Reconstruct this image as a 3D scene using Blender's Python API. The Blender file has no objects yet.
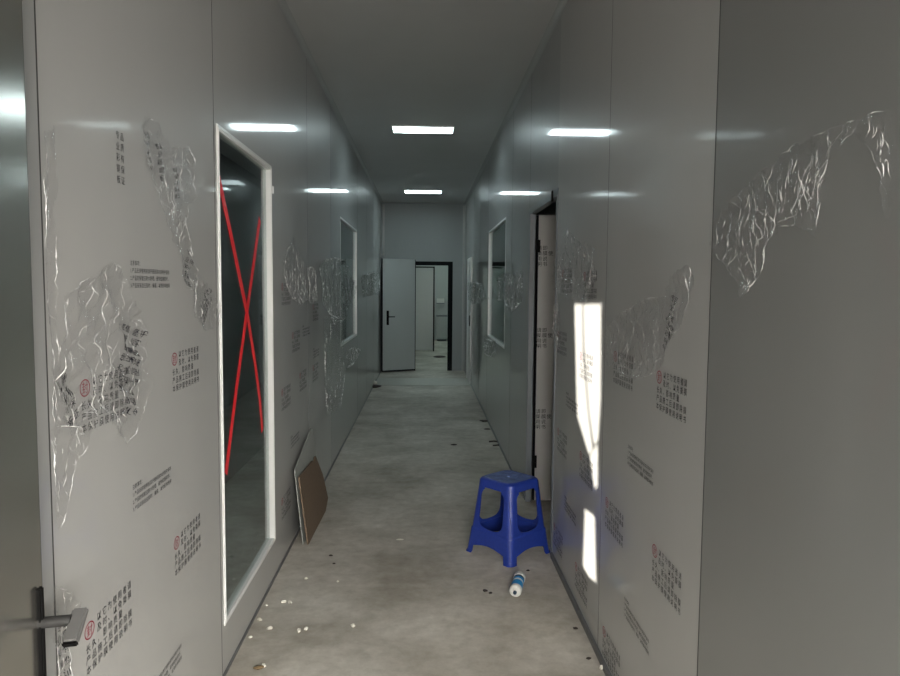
import bpy, bmesh, math, random
from mathutils import Vector, Matrix, noise
from mathutils.geometry import tessellate_polygon
random.seed(7)
S = bpy.context.scene
C = S.collection
R = math.radians

# ------------------------------------------------------------------ camera
F = 700.0
cam_d = bpy.data.cameras.new('camera'); cam = bpy.data.objects.new('camera', cam_d); C.objects.link(cam)
cam_d.sensor_width = 36; cam_d.lens = F/900*36; cam_d.clip_start = .02
H0 = 1.55
cam.matrix_world = (Matrix.Translation((0, 0, H0)) @ Matrix.Rotation(R(-2.1), 4, 'Z') @
                    Matrix.Rotation(R(90-4.15), 4, 'X') @ Matrix.Rotation(R(.45), 4, 'Z'))
S.camera = cam
MW = cam.matrix_world.copy()
def ray(px, py):
    return (MW.to_3x3() @ Vector(((px-450)/F, -(py-338)/F, -1)))
def at(px, py, X=None, Y=None, Z=None):
    d = ray(px, py); o = MW.translation
    if X is not None: t = (X-o.x)/d.x
    elif Y is not None: t = (Y-o.y)/d.y
    else: t = (Z-o.z)/d.z
    return o + d*t

# ------------------------------------------------------------------ constants of the place
XL, XR = -.79, .745          # corridor faces of the side walls
HC = 3.08                    # ceiling
YB, YF = -1.7, 12.95         # hall behind the camera, far wall
YH = .15                     # where the hall becomes the corridor
T = .03

# ------------------------------------------------------------------ materials
def mat(name):
    m = bpy.data.materials.new(name); m.use_nodes = True
    nt = m.node_tree; b = nt.nodes.get('Principled BSDF')
    return m, nt, b
def simple(name, col, rough=.5, metal=0, spec=.5, coat=0, coatr=.1, bump=0, bscale=40, var=0):
    m, nt, b = mat(name)
    b.inputs['Base Color'].default_value = (*col, 1)
    b.inputs['Roughness'].default_value = rough
    b.inputs['Metallic'].default_value = metal
    b.inputs['Specular IOR Level'].default_value = spec
    b.inputs['Coat Weight'].default_value = coat
    b.inputs['Coat Roughness'].default_value = coatr
    tc = nt.nodes.new('ShaderNodeTexCoord')
    n = nt.nodes.new('ShaderNodeTexNoise'); n.inputs['Scale'].default_value = bscale; n.inputs['Detail'].default_value = 4
    nt.links.new(tc.outputs['Object'], n.inputs['Vector'])
    if bump:
        bp = nt.nodes.new('ShaderNodeBump'); bp.inputs['Strength'].default_value = bump; bp.inputs['Distance'].default_value = .01
        nt.links.new(n.outputs['Fac'], bp.inputs['Height']); nt.links.new(bp.outputs['Normal'], b.inputs['Normal'])
    if var:
        mx = nt.nodes.new('ShaderNodeMix'); mx.data_type = 'RGBA'
        mx.inputs['A'].default_value = (*[c*(1-var) for c in col], 1); mx.inputs['B'].default_value = (*[min(1, c*(1+var)) for c in col], 1)
        nt.links.new(n.outputs['Fac'], mx.inputs['Factor']); nt.links.new(mx.outputs['Result'], b.inputs['Base Color'])
    return m

def coated_panel(name, col, rough=.36, coat=.8, coatr=.05, wob=.02):
    """paint-coated sheet steel: satin base under a thin clear skin, slightly wavy"""
    m, nt, b = mat(name)
    b.inputs['Roughness'].default_value = rough
    b.inputs['Specular IOR Level'].default_value = .6
    b.inputs['Coat Weight'].default_value = coat
    b.inputs['Coat Roughness'].default_value = coatr
    geo = nt.nodes.new('ShaderNodeNewGeometry')
    mp = nt.nodes.new('ShaderNodeMapping'); mp.inputs['Scale'].default_value = (1, 1, .25)
    nt.links.new(geo.outputs['Position'], mp.inputs['Vector'])
    n = nt.nodes.new('ShaderNodeTexNoise'); n.inputs['Scale'].default_value = 7; n.inputs['Detail'].default_value = 2
    nt.links.new(mp.outputs['Vector'], n.inputs['Vector'])
    bp = nt.nodes.new('ShaderNodeBump'); bp.inputs['Strength'].default_value = wob; bp.inputs['Distance'].default_value = .01
    nt.links.new(n.outputs['Fac'], bp.inputs['Height'])
    nt.links.new(bp.outputs['Normal'], b.inputs['Normal']); nt.links.new(bp.outputs['Normal'], b.inputs['Coat Normal'])
    n2 = nt.nodes.new('ShaderNodeTexNoise'); n2.inputs['Scale'].default_value = 3; n2.inputs['Detail'].default_value = 5
    nt.links.new(mp.outputs['Vector'], n2.inputs['Vector'])
    mx = nt.nodes.new('ShaderNodeMix'); mx.data_type = 'RGBA'
    mx.inputs['A'].default_value = (*[c*.94 for c in col], 1); mx.inputs['B'].default_value = (*[c*1.05 for c in col], 1)
    nt.links.new(n2.outputs['Fac'], mx.inputs['Factor']); nt.links.new(mx.outputs['Result'], b.inputs['Base Color'])
    return m

M = {}
M['panel'] = coated_panel('coated_panel', (.37, .38, .378))
M['ceil'] = coated_panel('ceiling_panel', (.45, .455, .45), rough=.42, coat=.5, coatr=.24)
M['filmed'] = coated_panel('film_covered_panel', (.46, .463, .455), rough=.42, coat=.75, coatr=.07, wob=.03)
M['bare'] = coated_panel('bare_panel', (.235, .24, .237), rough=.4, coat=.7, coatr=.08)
M['farpanel'] = coated_panel('matt_far_panel', (.25, .28, .285), rough=.5, coat=.05, coatr=.4)
M['darkpanel'] = coated_panel('dark_coated_panel', (.20, .205, .205), coat=.8, coatr=.05)  # wall panel again, with the unlit side room's shade put into the colour
M['door'] = coated_panel('door_panel', (.42, .45, .445), rough=.4, coat=.4, coatr=.3)
M['white'] = simple('white_aluminium', (.78, .79, .78), .32, 0, .5, .3, .15, var=.03)
M['grey_alu'] = simple('grey_aluminium', (.17, .19, .21), .4, .0, var=.05)
M['joint'] = simple('joint_sealant', (.05, .05, .05), .6, var=.2)
M['gasket'] = simple('black_gasket', (.006, .007, .008), .75, 0, .12, var=.2)
M['steelhandle'] = simple('satin_handle', (.17, .17, .165), .55, .3, var=.1)
M['neck'] = simple('dark_handle_neck', (.035, .035, .034), .6, 0, .3, var=.1)
M['black'] = simple('black_metal', (.004, .004, .004), .75, 0, .12, var=.2)
M['trim'] = simple('floor_channel', (.16, .165, .17), .5, .3, bump=.2, bscale=25, var=.25)
M['ink'] = simple('printing_ink', (.012, .012, .018), .8, 0, .15, var=.3, bscale=60)
M['redink'] = simple('red_printing_ink', (.30, .01, .04), .8, 0, .15, var=.25, bscale=60)
M['tape'] = simple('red_tape', (.85, .02, .03), .38, 0, .4, bump=.15, bscale=90, var=.1)
M['blue'] = simple('blue_plastic', (.018, .045, .30), .33, 0, .5, bump=.08, bscale=60, var=.2)
M['dust'] = simple('dusty_blue_plastic', (.10, .15, .36), .6, 0, .4, bump=.15, bscale=28, var=.75)
M['brown'] = simple('brown_fibreboard', (.175, .125, .085), .75, bump=.25, bscale=60, var=.22)
M['greyboard'] = simple('pale_sheet', (.36, .38, .36), .5, bump=.05, var=.1)
M['foam'] = simple('white_foam', (.80, .78, .70), .8, bump=.4, bscale=200, var=.08)
M['scrap'] = simple('dark_scrap', (.05, .04, .035), .7, bump=.4, bscale=150, var=.3)
M['woodbit'] = simple('wood_chip', (.20, .14, .07), .7, bump=.4, bscale=150, var=.3)
M['capwhite'] = simple('white_plastic', (.72, .73, .70), .4, var=.05)
M['label_blue'] = simple('blue_label', (.02, .27, .62), .4, var=.08)
M['label_dark'] = simple('dark_label', (.03, .06, .10), .4, var=.1)
M['concreteband'] = None

def steel():
    m, nt, b = mat('brushed_steel')
    b.inputs['Metallic'].default_value = .9
    b.inputs['Roughness'].default_value = .2
    geo = nt.nodes.new('ShaderNodeNewGeometry')
    mp = nt.nodes.new('ShaderNodeMapping'); mp.inputs['Scale'].default_value = (2, 2, 220)
    nt.links.new(geo.outputs['Position'], mp.inputs['Vector'])
    n = nt.nodes.new('ShaderNodeTexNoise'); n.inputs['Scale'].default_value = 4
    nt.links.new(mp.outputs['Vector'], n.inputs['Vector'])
    mx = nt.nodes.new('ShaderNodeMix'); mx.data_type = 'RGBA'
    mx.inputs['A'].default_value = (.60, .585, .54, 1); mx.inputs['B'].default_value = (.70, .685, .64, 1)
    nt.links.new(n.outputs['Fac'], mx.inputs['Factor']); nt.links.new(mx.outputs['Result'], b.inputs['Base Color'])
    return m
M['steel'] = steel()

def concrete():
    m, nt, b = mat('dusty_concrete')
    N = nt.nodes.new; L = nt.links.new
    geo = N('ShaderNodeNewGeometry')
    n1 = N('ShaderNodeTexNoise'); n1.inputs['Scale'].default_value = 1.5; n1.inputs['Detail'].default_value = 7; n1.inputs['Roughness'].default_value = .6; n1.inputs['Distortion'].default_value = .4
    L(geo.outputs['Position'], n1.inputs['Vector'])
    r1 = N('ShaderNodeValToRGB'); r1.color_ramp.elements[0].position = .34; r1.color_ramp.elements[0].color = (.36, .335, .285, 1)
    r1.color_ramp.elements[1].position = .66; r1.color_ramp.elements[1].color = (.60, .575, .52, 1)
    L(n1.outputs['Fac'], r1.inputs['Fac'])
    n2 = N('ShaderNodeTexNoise'); n2.inputs['Scale'].default_value = 14; n2.inputs['Detail'].default_value = 8; n2.inputs['Roughness'].default_value = .7
    L(geo.outputs['Position'], n2.inputs['Vector'])
    r2 = N('ShaderNodeValToRGB'); r2.color_ramp.elements[0].position = .3; r2.color_ramp.elements[0].color = (.80, .79, .77, 1)
    r2.color_ramp.elements[1].position = .65; r2.color_ramp.elements[1].color = (1.08, 1.08, 1.08, 1)
    L(n2.outputs['Fac'], r2.inputs['Fac'])
    mu = N('ShaderNodeMix'); mu.data_type = 'RGBA'; mu.blend_type = 'MULTIPLY'; mu.inputs['Factor'].default_value = 1
    L(r1.outputs['Color'], mu.inputs['A']); L(r2.outputs['Color'], mu.inputs['B'])
    # trowel streaks running across the corridor
    mp = N('ShaderNodeMapping'); mp.inputs['Scale'].default_value = (1.2, 3.5, 1); L(geo.outputs['Position'], mp.inputs['Vector'])
    n3 = N('ShaderNodeTexNoise'); n3.inputs['Scale'].default_value = 1.6; n3.inputs['Detail'].default_value = 5; n3.inputs['Distortion'].default_value = 1.2
    L(mp.outputs['Vector'], n3.inputs['Vector'])
    r3 = N('ShaderNodeValToRGB'); r3.color_ramp.elements[0].position = .35; r3.color_ramp.elements[0].color = (.94, .935, .925, 1)
    r3.color_ramp.elements[1].position = .6; r3.color_ramp.elements[1].color = (1.04, 1.04, 1.05, 1)
    L(n3.outputs['Fac'], r3.inputs['Fac'])
    mu2 = N('ShaderNodeMix'); mu2.data_type = 'RGBA'; mu2.blend_type = 'MULTIPLY'; mu2.inputs['Factor'].default_value = 1
    L(mu.outputs['Result'], mu2.inputs['A']); L(r3.outputs['Color'], mu2.inputs['B'])
    L(mu2.outputs['Result'], b.inputs['Base Color'])
    b.inputs['Roughness'].default_value = .62; b.inputs['Specular IOR Level'].default_value = .35
    bp = N('ShaderNodeBump'); bp.inputs['Strength'].default_value = .25; bp.inputs['Distance'].default_value = .008
    L(n2.outputs['Fac'], bp.inputs['Height']); L(bp.outputs['Normal'], b.inputs['Normal'])
    return m
M['concrete'] = concrete()
M['band'] = simple('pale_screed', (.46, .46, .42), .6, bump=.1, bscale=12, var=.12)

def glass():
    m, nt, b = mat('window_glass'); N = nt.nodes.new; L = nt.links.new
    nt.nodes.remove(b); out = nt.nodes['Material Output']
    tr = N('ShaderNodeBsdfTransparent'); tr.inputs['Color'].default_value = (.80, .84, .83, 1)
    gl = N('ShaderNodeBsdfGlossy'); gl.inputs['Roughness'].default_value = .03; gl.inputs['Color'].default_value = (.9, .95, .95, 1)
    fr = N('ShaderNodeFresnel'); fr.inputs['IOR'].default_value = 1.55
    ge = N('ShaderNodeNewGeometry'); iv = N('ShaderNodeMath'); iv.operation = 'SUBTRACT'; iv.inputs[0].default_value = 1; L(ge.outputs['Backfacing'], iv.inputs[1])
    mm = N('ShaderNodeMath'); mm.operation = 'MULTIPLY'; L(fr.outputs['Fac'], mm.inputs[0]); L(iv.outputs[0], mm.inputs[1])
    mx = N('ShaderNodeMixShader'); L(mm.outputs[0], mx.inputs['Fac']); L(tr.outputs[0], mx.inputs[1]); L(gl.outputs[0], mx.inputs[2])
    L(mx.outputs[0], out.inputs['Surface']); return m
M['glass'] = glass()

def filmmat(name='clear_film', dif=.05, base=.10):
    m, nt, b = mat(name); N = nt.nodes.new; L = nt.links.new
    nt.nodes.remove(b); out = nt.nodes['Material Output']
    tr = N('ShaderNodeBsdfTransparent'); tr.inputs['Color'].default_value = (.97, .97, .97, 1)
    gl = N('ShaderNodeBsdfGlossy'); gl.inputs['Roughness'].default_value = .13; gl.inputs['Color'].default_value = (1, 1, 1, 1)
    df = N('ShaderNodeBsdfDiffuse'); df.inputs['Color'].default_value = (.8, .8, .8, 1)
    tl = N('ShaderNodeBsdfTranslucent'); tl.inputs['Color'].default_value = (.8, .8, .8, 1)
    geo = N('ShaderNodeNewGeometry')
    n = N('ShaderNodeTexNoise'); n.inputs['Scale'].default_value = 45; n.inputs['Detail'].default_value = 3; n.inputs['Distortion'].default_value = 1.5
    L(geo.outputs['Position'], n.inputs['Vector'])
    bp = N('ShaderNodeBump'); bp.inputs['Strength'].default_value = .5; bp.inputs['Distance'].default_value = .01
    L(n.outputs['Fac'], bp.inputs['Height']); L(bp.outputs['Normal'], gl.inputs['Normal'])
    lw = N('ShaderNodeLayerWeight'); lw.inputs['Blend'].default_value = .5; L(bp.outputs['Normal'], lw.inputs['Normal'])
    mr = N('ShaderNodeMapRange'); mr.inputs['To Min'].default_value = base; mr.inputs['To Max'].default_value = .45
    pw = N('ShaderNodeMath'); pw.operation = 'POWER'; pw.inputs[1].default_value = 3; L(lw.outputs['Facing'], pw.inputs[0]); L(pw.outputs[0], mr.inputs['Value'])
    m1 = N('ShaderNodeMixShader'); L(mr.outputs[0], m1.inputs['Fac']); L(tr.outputs[0], m1.inputs[1]); L(gl.outputs[0], m1.inputs[2])
    md = N('ShaderNodeMixShader'); md.inputs['Fac'].default_value = .5; L(df.outputs[0], md.inputs[1]); L(tl.outputs[0], md.inputs[2])
    m2 = N('ShaderNodeMixShader'); m2.inputs['Fac'].default_value = dif; L(m1.outputs[0], m2.inputs[1]); L(md.outputs[0], m2.inputs[2])
    L(m2.outputs[0], out.inputs['Surface']); return m
M['film'] = filmmat(dif=.035, base=.045)
def foldmat():
    m, nt, b = mat('film_fold'); N = nt.nodes.new; L = nt.links.new
    b.inputs['Base Color'].default_value = (.95, .96, .97, 1); b.inputs['Roughness'].default_value = .22
    b.inputs['Specular IOR Level'].default_value = .9; b.inputs['Alpha'].default_value = .62
    geo = N('ShaderNodeNewGeometry'); n = N('ShaderNodeTexNoise'); n.inputs['Scale'].default_value = 55
    L(geo.outputs['Position'], n.inputs['Vector'])
    mr = N('ShaderNodeMapRange'); mr.inputs['From Min'].default_value = .38; mr.inputs['From Max'].default_value = .62
    mr.inputs['To Min'].default_value = .2; mr.inputs['To Max'].default_value = .95
    L(n.outputs['Fac'], mr.inputs['Value']); L(mr.outputs[0], b.inputs['Alpha'])
    return m
M['fold'] = foldmat()  # white of the doubled folds, also standing in for the film's glints

def emit(name, col, s):
    m, nt, b = mat(name); b.inputs['Base Color'].default_value = (.8, .8, .8, 1)
    b.inputs['Emission Color'].default_value = (*col, 1); b.inputs['Emission Strength'].default_value = s
    return m
M['lamp'] = emit('lit_diffuser', (.80, .98, 1.0), 17)
M['lamp_side'] = emit('lit_diffuser_side', (.85, .96, 1), 13)  # glow of the added lamp behind the tall glazing
M['lamp_side_dim'] = emit('lit_diffuser_dim', (.85, .96, 1), 3.5)
M['lamp_far'] = emit('lit_diffuser_far', (.80, 1.0, .93), 14)  # glow of the unseen lamps added in the far room

# ------------------------------------------------------------------ helpers
def link(name, me, m=None, parent=None):
    o = bpy.data.objects.new(name, me)
    if m is not None: me.materials.append(m)
    C.objects.link(o)
    if parent is not None: o.parent = parent
    return o
def from_bm(name, bm, m, parent=None, smooth=None):
    me = bpy.data.meshes.new(name); bmesh.ops.recalc_face_normals(bm, faces=bm.faces[:]); bm.to_mesh(me); bm.free()
    if smooth is not None:
        me.shade_smooth(); me.set_sharp_from_angle(angle=R(smooth))
    return link(name, me, m, parent)
def tag(o, label=None, cat=None, group=None, kind=None):
    if label: o['label'] = label
    if cat: o['category'] = cat
    if group: o['group'] = group
    if kind: o['kind'] = kind
    return o
def struct(o): o['kind'] = 'structure'; return o
def empty(name, loc, rz=0):
    o = bpy.data.objects.new(name, None); C.objects.link(o); o.location = loc; o.rotation_euler = (0, 0, rz)
    o.empty_display_size = .1
    return o
def bx(bm, x0, x1, y0, y1, z0, z1, mtx=None):
    vs = [bm.verts.new((x, y, z)) for x in (x0, x1) for y in (y0, y1) for z in (z0, z1)]
    if mtx is not None:
        for v in vs: v.co = mtx @ v.co
    for f in ((0, 1, 3, 2), (4, 6, 7, 5), (0, 4, 5, 1), (2, 3, 7, 6), (0, 2, 6, 4), (1, 5, 7, 3)):
        bm.faces.new([vs[i] for i in f])
def box(name, m, parent, *a, bevel=0, mtx=None):
    bm = bmesh.new(); bx(bm, *a, mtx=mtx)
    if bevel:
        bmesh.ops.bevel(bm, geom=bm.edges[:], offset=bevel, segments=2, affect='EDGES')
    return from_bm(name, bm, m, parent, 40 if bevel else None)
def lathe(bm, prof, n=32, mtx=Matrix.Identity(4)):
    """prof: (r, t) pairs along local Y"""
    rings = []
    for r, t in prof:
        rings.append([bm.verts.new(mtx @ Vector((r*math.cos(2*math.pi*i/n), t, r*math.sin(2*math.pi*i/n)))) for i in range(n)])
    for a, b in zip(rings, rings[1:]):
        for i in range(n): bm.faces.new((a[i], a[(i+1) % n], b[(i+1) % n], b[i]))
    bm.faces.new(rings[0][::-1]); bm.faces.new(rings[-1])

def wall_grid(name, m, axis, c0, c1, u0, u1, z0, z1, holes, parent=None, seg=()):
    """solid wall slab; axis 'X': spans Y,Z between X=c0..c1; axis 'Y': spans X,Z; axis 'Z': spans X,Y. holes (u0,u1,z0,z1)"""
    us = sorted({u0, u1, *[h[0] for h in holes], *[h[1] for h in holes], *seg})
    us = [u for u in us if u0-1e-6 <= u <= u1+1e-6]
    zs = sorted({z0, z1, *[h[2] for h in holes], *[h[3] for h in holes]})
    zs = [z for z in zs if z0-1e-6 <= z <= z1+1e-6]
    def P(u, v, c):
        return {'X': (c, u, v), 'Y': (u, c, v), 'Z': (u, v, c)}[axis]
    def solid(i, j):
        if not (0 <= i < len(us)-1 and 0 <= j < len(zs)-1): return False
        cu = (us[i]+us[i+1])/2; cz = (zs[j]+zs[j+1])/2
        return not any(h[0] < cu < h[1] and h[2] < cz < h[3] for h in holes)
    bm = bmesh.new(); cache = {}
    def V(i, j, c):
        k = (i, j, c)
        if k not in cache: cache[k] = bm.verts.new(P(us[i], zs[j], c))
        return cache[k]
    for i in range(len(us)-1):
        for j in range(len(zs)-1):
            if not solid(i, j): continue
            for c in (c0, c1): bm.faces.new((V(i, j, c), V(i+1, j, c), V(i+1, j+1, c), V(i, j+1, c)))
            if not solid(i-1, j): bm.faces.new((V(i, j, c0), V(i, j+1, c0), V(i, j+1, c1), V(i, j, c1)))
            if not solid(i+1, j): bm.faces.new((V(i+1, j, c0), V(i+1, j+1, c0), V(i+1, j+1, c1), V(i+1, j, c1)))
            if not solid(i, j-1): bm.faces.new((V(i, j, c0), V(i+1, j, c0), V(i+1, j, c1), V(i, j, c1)))
            if not solid(i, j+1): bm.faces.new((V(i, j+1, c0), V(i+1, j+1, c0), V(i+1, j+1, c1), V(i, j+1, c1)))
    return from_bm(name, bm, m, parent)

def mesh_text(body, m, name, size, align='LEFT', space=1.0, line=1.0):
    c = bpy.data.curves.new('t', 'FONT'); c.body = body; c.size = size; c.align_x = align
    c.space_character = space; c.space_line = line; c.resolution_u = 1
    o = bpy.data.objects.new('t', c); C.objects.link(o)
    dg = bpy.context.evaluated_depsgraph_get(); dg.update()
    me = bpy.data.meshes.new_from_object(o.evaluated_get(dg))
    bpy.data.objects.remove(o); bpy.data.curves.remove(c)
    me.name = name; me.materials.clear()
    return me

# ------------------------------------------------------------------ openings found from the photo
# left wall: tall glazed door, small window; right wall: doorway, small window, closed white door
def span(pxs, X): return [at(px, 300, X=X).y for px in pxs]
wy0, wy1 = span((219, 272), XL)
WZ0, WZ1 = .20, 2.16
vy0, vy1 = span((340.5, 357), XL)
VZ0, VZ1 = .98, 2.20
dy1, dy0 = span((529, 556), XR)
DZ = 2.09
ry1, ry0 = span((488, 505), XR)

floor = struct(wall_grid('floor', M['concrete'], 'Z', -.12, 0, -4.6, 4.6, YB-.05, 21.3, []))
ceiling = struct(wall_grid('ceiling', M['ceil'], 'Z', HC, HC+.1, -4.6, 4.6, YB-.05, 21.3, []))

wall_left = struct(wall_grid('wall_left', M['panel'], 'X', XL-T, XL, YH, YF, 0, HC,
                             [(wy0, wy1, WZ0, WZ1), (vy0, vy1, VZ0, VZ1)], seg=(at(44.5, 300, X=XL).y, 5.95)))
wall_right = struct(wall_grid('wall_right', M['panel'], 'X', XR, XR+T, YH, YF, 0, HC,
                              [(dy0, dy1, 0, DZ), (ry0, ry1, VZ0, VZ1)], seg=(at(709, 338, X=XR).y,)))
def sheet_zones(w, zones):
    for m in zones: w.data.materials.append(M[m[0]])
    for f in w.data.polygons:
        for k, (_, a, b) in enumerate(zones):
            if a <= f.center.y <= b: f.material_index = k+1
sheet_zones(wall_left, [('filmed', at(44.5, 300, X=XL).y, 5.95)])
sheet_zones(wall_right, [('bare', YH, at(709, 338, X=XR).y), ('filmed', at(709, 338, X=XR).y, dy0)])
# far wall with its doorway
fx0 = at(414, 300, Y=YF).x; fx1 = at(452.5, 300, Y=YF).x
FZ = at(430, 261.5, Y=YF).z
wall_far = struct(wall_grid('wall_far', M['farpanel'], 'Y', YF, YF+.06, -2.2, 2.2, 0, HC, [(fx0, fx1, 0, FZ)]))

# panel joints (thin sealed lines standing at the sheet edges)
def joint(parent, side, y, z0=0, z1=HC, w=.0032):
    s = 1 if side == 'L' else -1; X = XL if side == 'L' else XR
    bm = bmesh.new()
    a, b = sorted((X-s*.002, X+s*.0007))
    bx(bm, a, b, y-w/2, y+w/2, z0, z1)
    return from_bm('panel_joint', bm, M['joint'], parent)
for px in (44.5,): joint(wall_left, 'L', at(px, 300, X=XL).y, .55, w=.0045)
joint(wall_left, 'L', wy0-.035)
for y in (4.78, 5.95, vy1+.06, 9.6, 10.8): joint(wall_left, 'L', y, w=.0025)
joint(wall_right, 'R', at(709, 338, X=XR).y, w=.0045)
for y in (at(606, 300, X=XR).y,): joint(wall_right, 'R', y, w=.0016)
for y in (.75, dy1+.03, 6.02, ry1+.08, 9.5, 10.7): joint(wall_right, 'R', y, w=.0025)

# floor channels
def channel(name, x0, x1, y0, y1, h):
    bm = bmesh.new(); n = max(1, int((y1-y0)/.4))
    bx(bm, x0, x1, y0, y1, 0, h)
    return struct(from_bm(name, bm, M['trim'], None))
channel('baseboard_left', XL, XL+.006, YH, YF-.01, .014)
channel('baseboard_right', XR-.012, XR, YH, dy0-.04, .03)
channel('baseboard_right_far', XR-.008, XR, dy1+.03, 11.1, .015)
# cove trims in the far corners and along the ceiling
def cove(name, pts, r, sx, sy, m):
    """quarter-round hollow between p0 and p1; sx, sy give the two outward unit vectors from the corner"""
    p0, p1 = map(Vector, pts); bm = bmesh.new(); n = 8; rows = []
    for p in (p0, p1):
        c = p + sx*r + sy*r
        row = [bm.verts.new(p)] + [bm.verts.new(c - sx*r*math.cos(t) - sy*r*math.sin(t)) for t in [i*math.pi/2/n for i in range(n+1)]]
        rows.append(row)
    k = n+2
    for i in range(k): bm.faces.new((rows[0][i], rows[0][(i+1) % k], rows[1][(i+1) % k], rows[1][i]))
    bm.faces.new(rows[0]); bm.faces.new(rows[1][::-1])
    return struct(from_bm(name, bm, m, None, 30))
ex, ey, ez = Vector((1, 0, 0)), Vector((0, 1, 0)), Vector((0, 0, 1))
cove('trim_1', ((XL, YH, HC), (XL, YF, HC)), .035, ex, -ez, M['panel'])
cove('trim_2', ((XR, YH, HC), (XR, YF, HC)), .035, -ex, -ez, M['panel'])
cove('trim_3', ((XL, YF, 2.12), (XL, YF, HC-.035)), .05, ex, -ey, M['panel'])
cove('trim_4', ((XR, YF, 0), (XR, YF, HC-.035)), .05, -ex, -ey, M['panel'])

# ------------------------------------------------------------------ the rooms around
# shaft room behind the left glazing
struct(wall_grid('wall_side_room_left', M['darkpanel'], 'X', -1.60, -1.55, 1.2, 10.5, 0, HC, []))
struct(wall_grid('wall_side_room_left_near', M['panel'], 'Y', 1.2, 1.25, -1.55, XL-T, 0, HC, []))
struct(wall_grid('wall_side_room_left_far', M['panel'], 'Y', 10.45, 10.5, -1.55, XL-T, 0, HC, []))
# room behind the right doorway
struct(wall_grid('wall_side_room_right', M['panel'], 'X', 2.6, 2.65, 2.2, 10.2, 0, HC, []))
struct(wall_grid('wall_side_room_right_near', M['panel'], 'Y', 2.2, 2.25, XR+T, 2.6, 0, HC, []))
struct(wall_grid('wall_side_room_right_far', M['panel'], 'Y', 10.15, 10.2, XR+T, 2.6, 0, HC, []))
# far room
struct(wall_grid('wall_far_room_left', M['door'], 'X', -2.2, -2.15, YF+.06, 20.6, 0, HC, []))
struct(wall_grid('wall_far_room_right', M['door'], 'X', 1.25, 1.30, YF+.06, 20.6, 0, HC, []))
struct(wall_grid('wall_far_room_end', M['door'], 'Y', 20.6, 20.65, -2.2, 1.30, 0, HC, []))
# the hall behind the camera
struct(wall_grid('wall_hall_left', M['panel'], 'X', -4.1, -4.05, YB, YH, 0, HC, []))
struct(wall_grid('wall_hall_right', M['panel'], 'X', 3.0, 3.05, YB, YH, 0, HC, []))
struct(wall_grid('wall_hall_front_left', M['panel'], 'Y', YH, YH+.05, -4.05, XL-T, 0, HC, []))
struct(wall_grid('wall_hall_front_right', M['panel'], 'Y', YH, YH+.05, XR+T, 3.0, 0, HC, []))

# sun enters through made-up slits in the unseen rear wall, shaped from its patches
SUN = Vector((.30, 1.0, -.16)).normalized()
patches = [[(583.5, 304), (601, 304), (600.5, 400), (598, 440), (594, 446), (589, 410), (584, 345)],
           [(574.5, 304), (582.4, 304), (582.8, 348), (587.8, 411), (592.4, 449), (589, 455), (577, 415)],
           [(590, 457), (593, 450), (597.8, 444), (597.5, 486), (594.5, 489)],
           [(585, 509), (594.5, 516), (596, 582), (589, 577), (583, 566)]]
slits = []
for poly in patches:
    q = []
    for px, py in poly:
        p = at(px, py, X=XR); t = (YB-p.y)/SUN.y; s = p + SUN*t
        q.append(Vector((s.x, s.z, 0)))
    slits.append(q)
def sun_mask_wall():
    outer = [Vector((-4.1, 0, 0)), Vector((3.05, 0, 0)), Vector((3.05, HC, 0)), Vector((-4.1, HC, 0))]
    loops = [outer]+slits
    flat = [v for l in loops for v in l]
    tris = tessellate_polygon(loops)
    bm = bmesh.new()
    vs = [bm.verts.new((v.x, YB, v.y)) for v in flat]
    for t in tris:
        try: bm.faces.new([vs[i] for i in t])
        except ValueError: pass
    o = from_bm('wall_hall_rear', bm, M['panel']); return struct(o)  # out of view, cut so the sun lands in the wanted patches
rear = sun_mask_wall()

# ------------------------------------------------------------------ ceiling lights
def ceiling_light(x, y, w, l, label, mt, group='flat ceiling lights', z=HC):
    t = empty('ceiling_light', (x, y, z)); tag(t, label, 'ceiling light', group)
    bm = bmesh.new(); h = .012
    for a in ((-w/2, w/2, -l/2, -l/2+.012), (-w/2, w/2, l/2-.012, l/2), (-w/2, -w/2+.012, -l/2+.012, l/2-.012), (w/2-.012, w/2, -l/2+.012, l/2-.012)):
        bx(bm, *a, -h, 0)
    from_bm('light_frame', bm, M['white'], t)
    box('diffuser', mt, t, -w/2+.012, w/2-.012, -l/2+.012, l/2-.012, -.009, -.001)
    return t
c1 = at(423, 129, Z=HC); c2 = at(423, 191.3, Z=HC)
ceiling_light(c1.x, c1.y, .60, .28, 'nearer and larger looking lit rectangular panel light in the corridor ceiling', M['lamp'])
ceiling_light(c2.x, c2.y, .60, .34, 'lit rectangular panel light in the ceiling close to the far wall', M['lamp'])

# ------------------------------------------------------------------ left glazed door (window_1)
w1 = struct(empty('window_1', (XL, wy0, WZ0)))
wl, wh = wy1-wy0, WZ1-WZ0
fb = bmesh.new(); fw = .022
for a in ((-.034, .004, 0, fw, 0, wh), (-.034, .004, wl-fw, wl, 0, wh), (-.034, .004, fw, wl-fw, 0, fw), (-.034, .004, fw, wl-fw, wh-fw, wh)):
    bx(fb, *a)
for a in ((.004, .007, .008, .013, .008, wh-.008), (.004, .007, wl-.013, wl-.008, .008, wh-.008), (.004, .007, .013, wl-.013, .008, .013), (.004, .007, .013, wl-.013, wh-.013, wh-.008)):
    bx(fb, *a)
fr = from_bm('window_frame', fb, M['white'], w1)
ang = R(.9)
gm = Matrix.Translation((-.008, fw, 0)) @ Matrix.Rotation(ang, 4, 'Z')
box('glass_pane', M['glass'], w1, -.003, .003, .0, (wl-2*fw-.004)/math.cos(ang)-.002, fw, wh-fw, mtx=gm)

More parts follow.
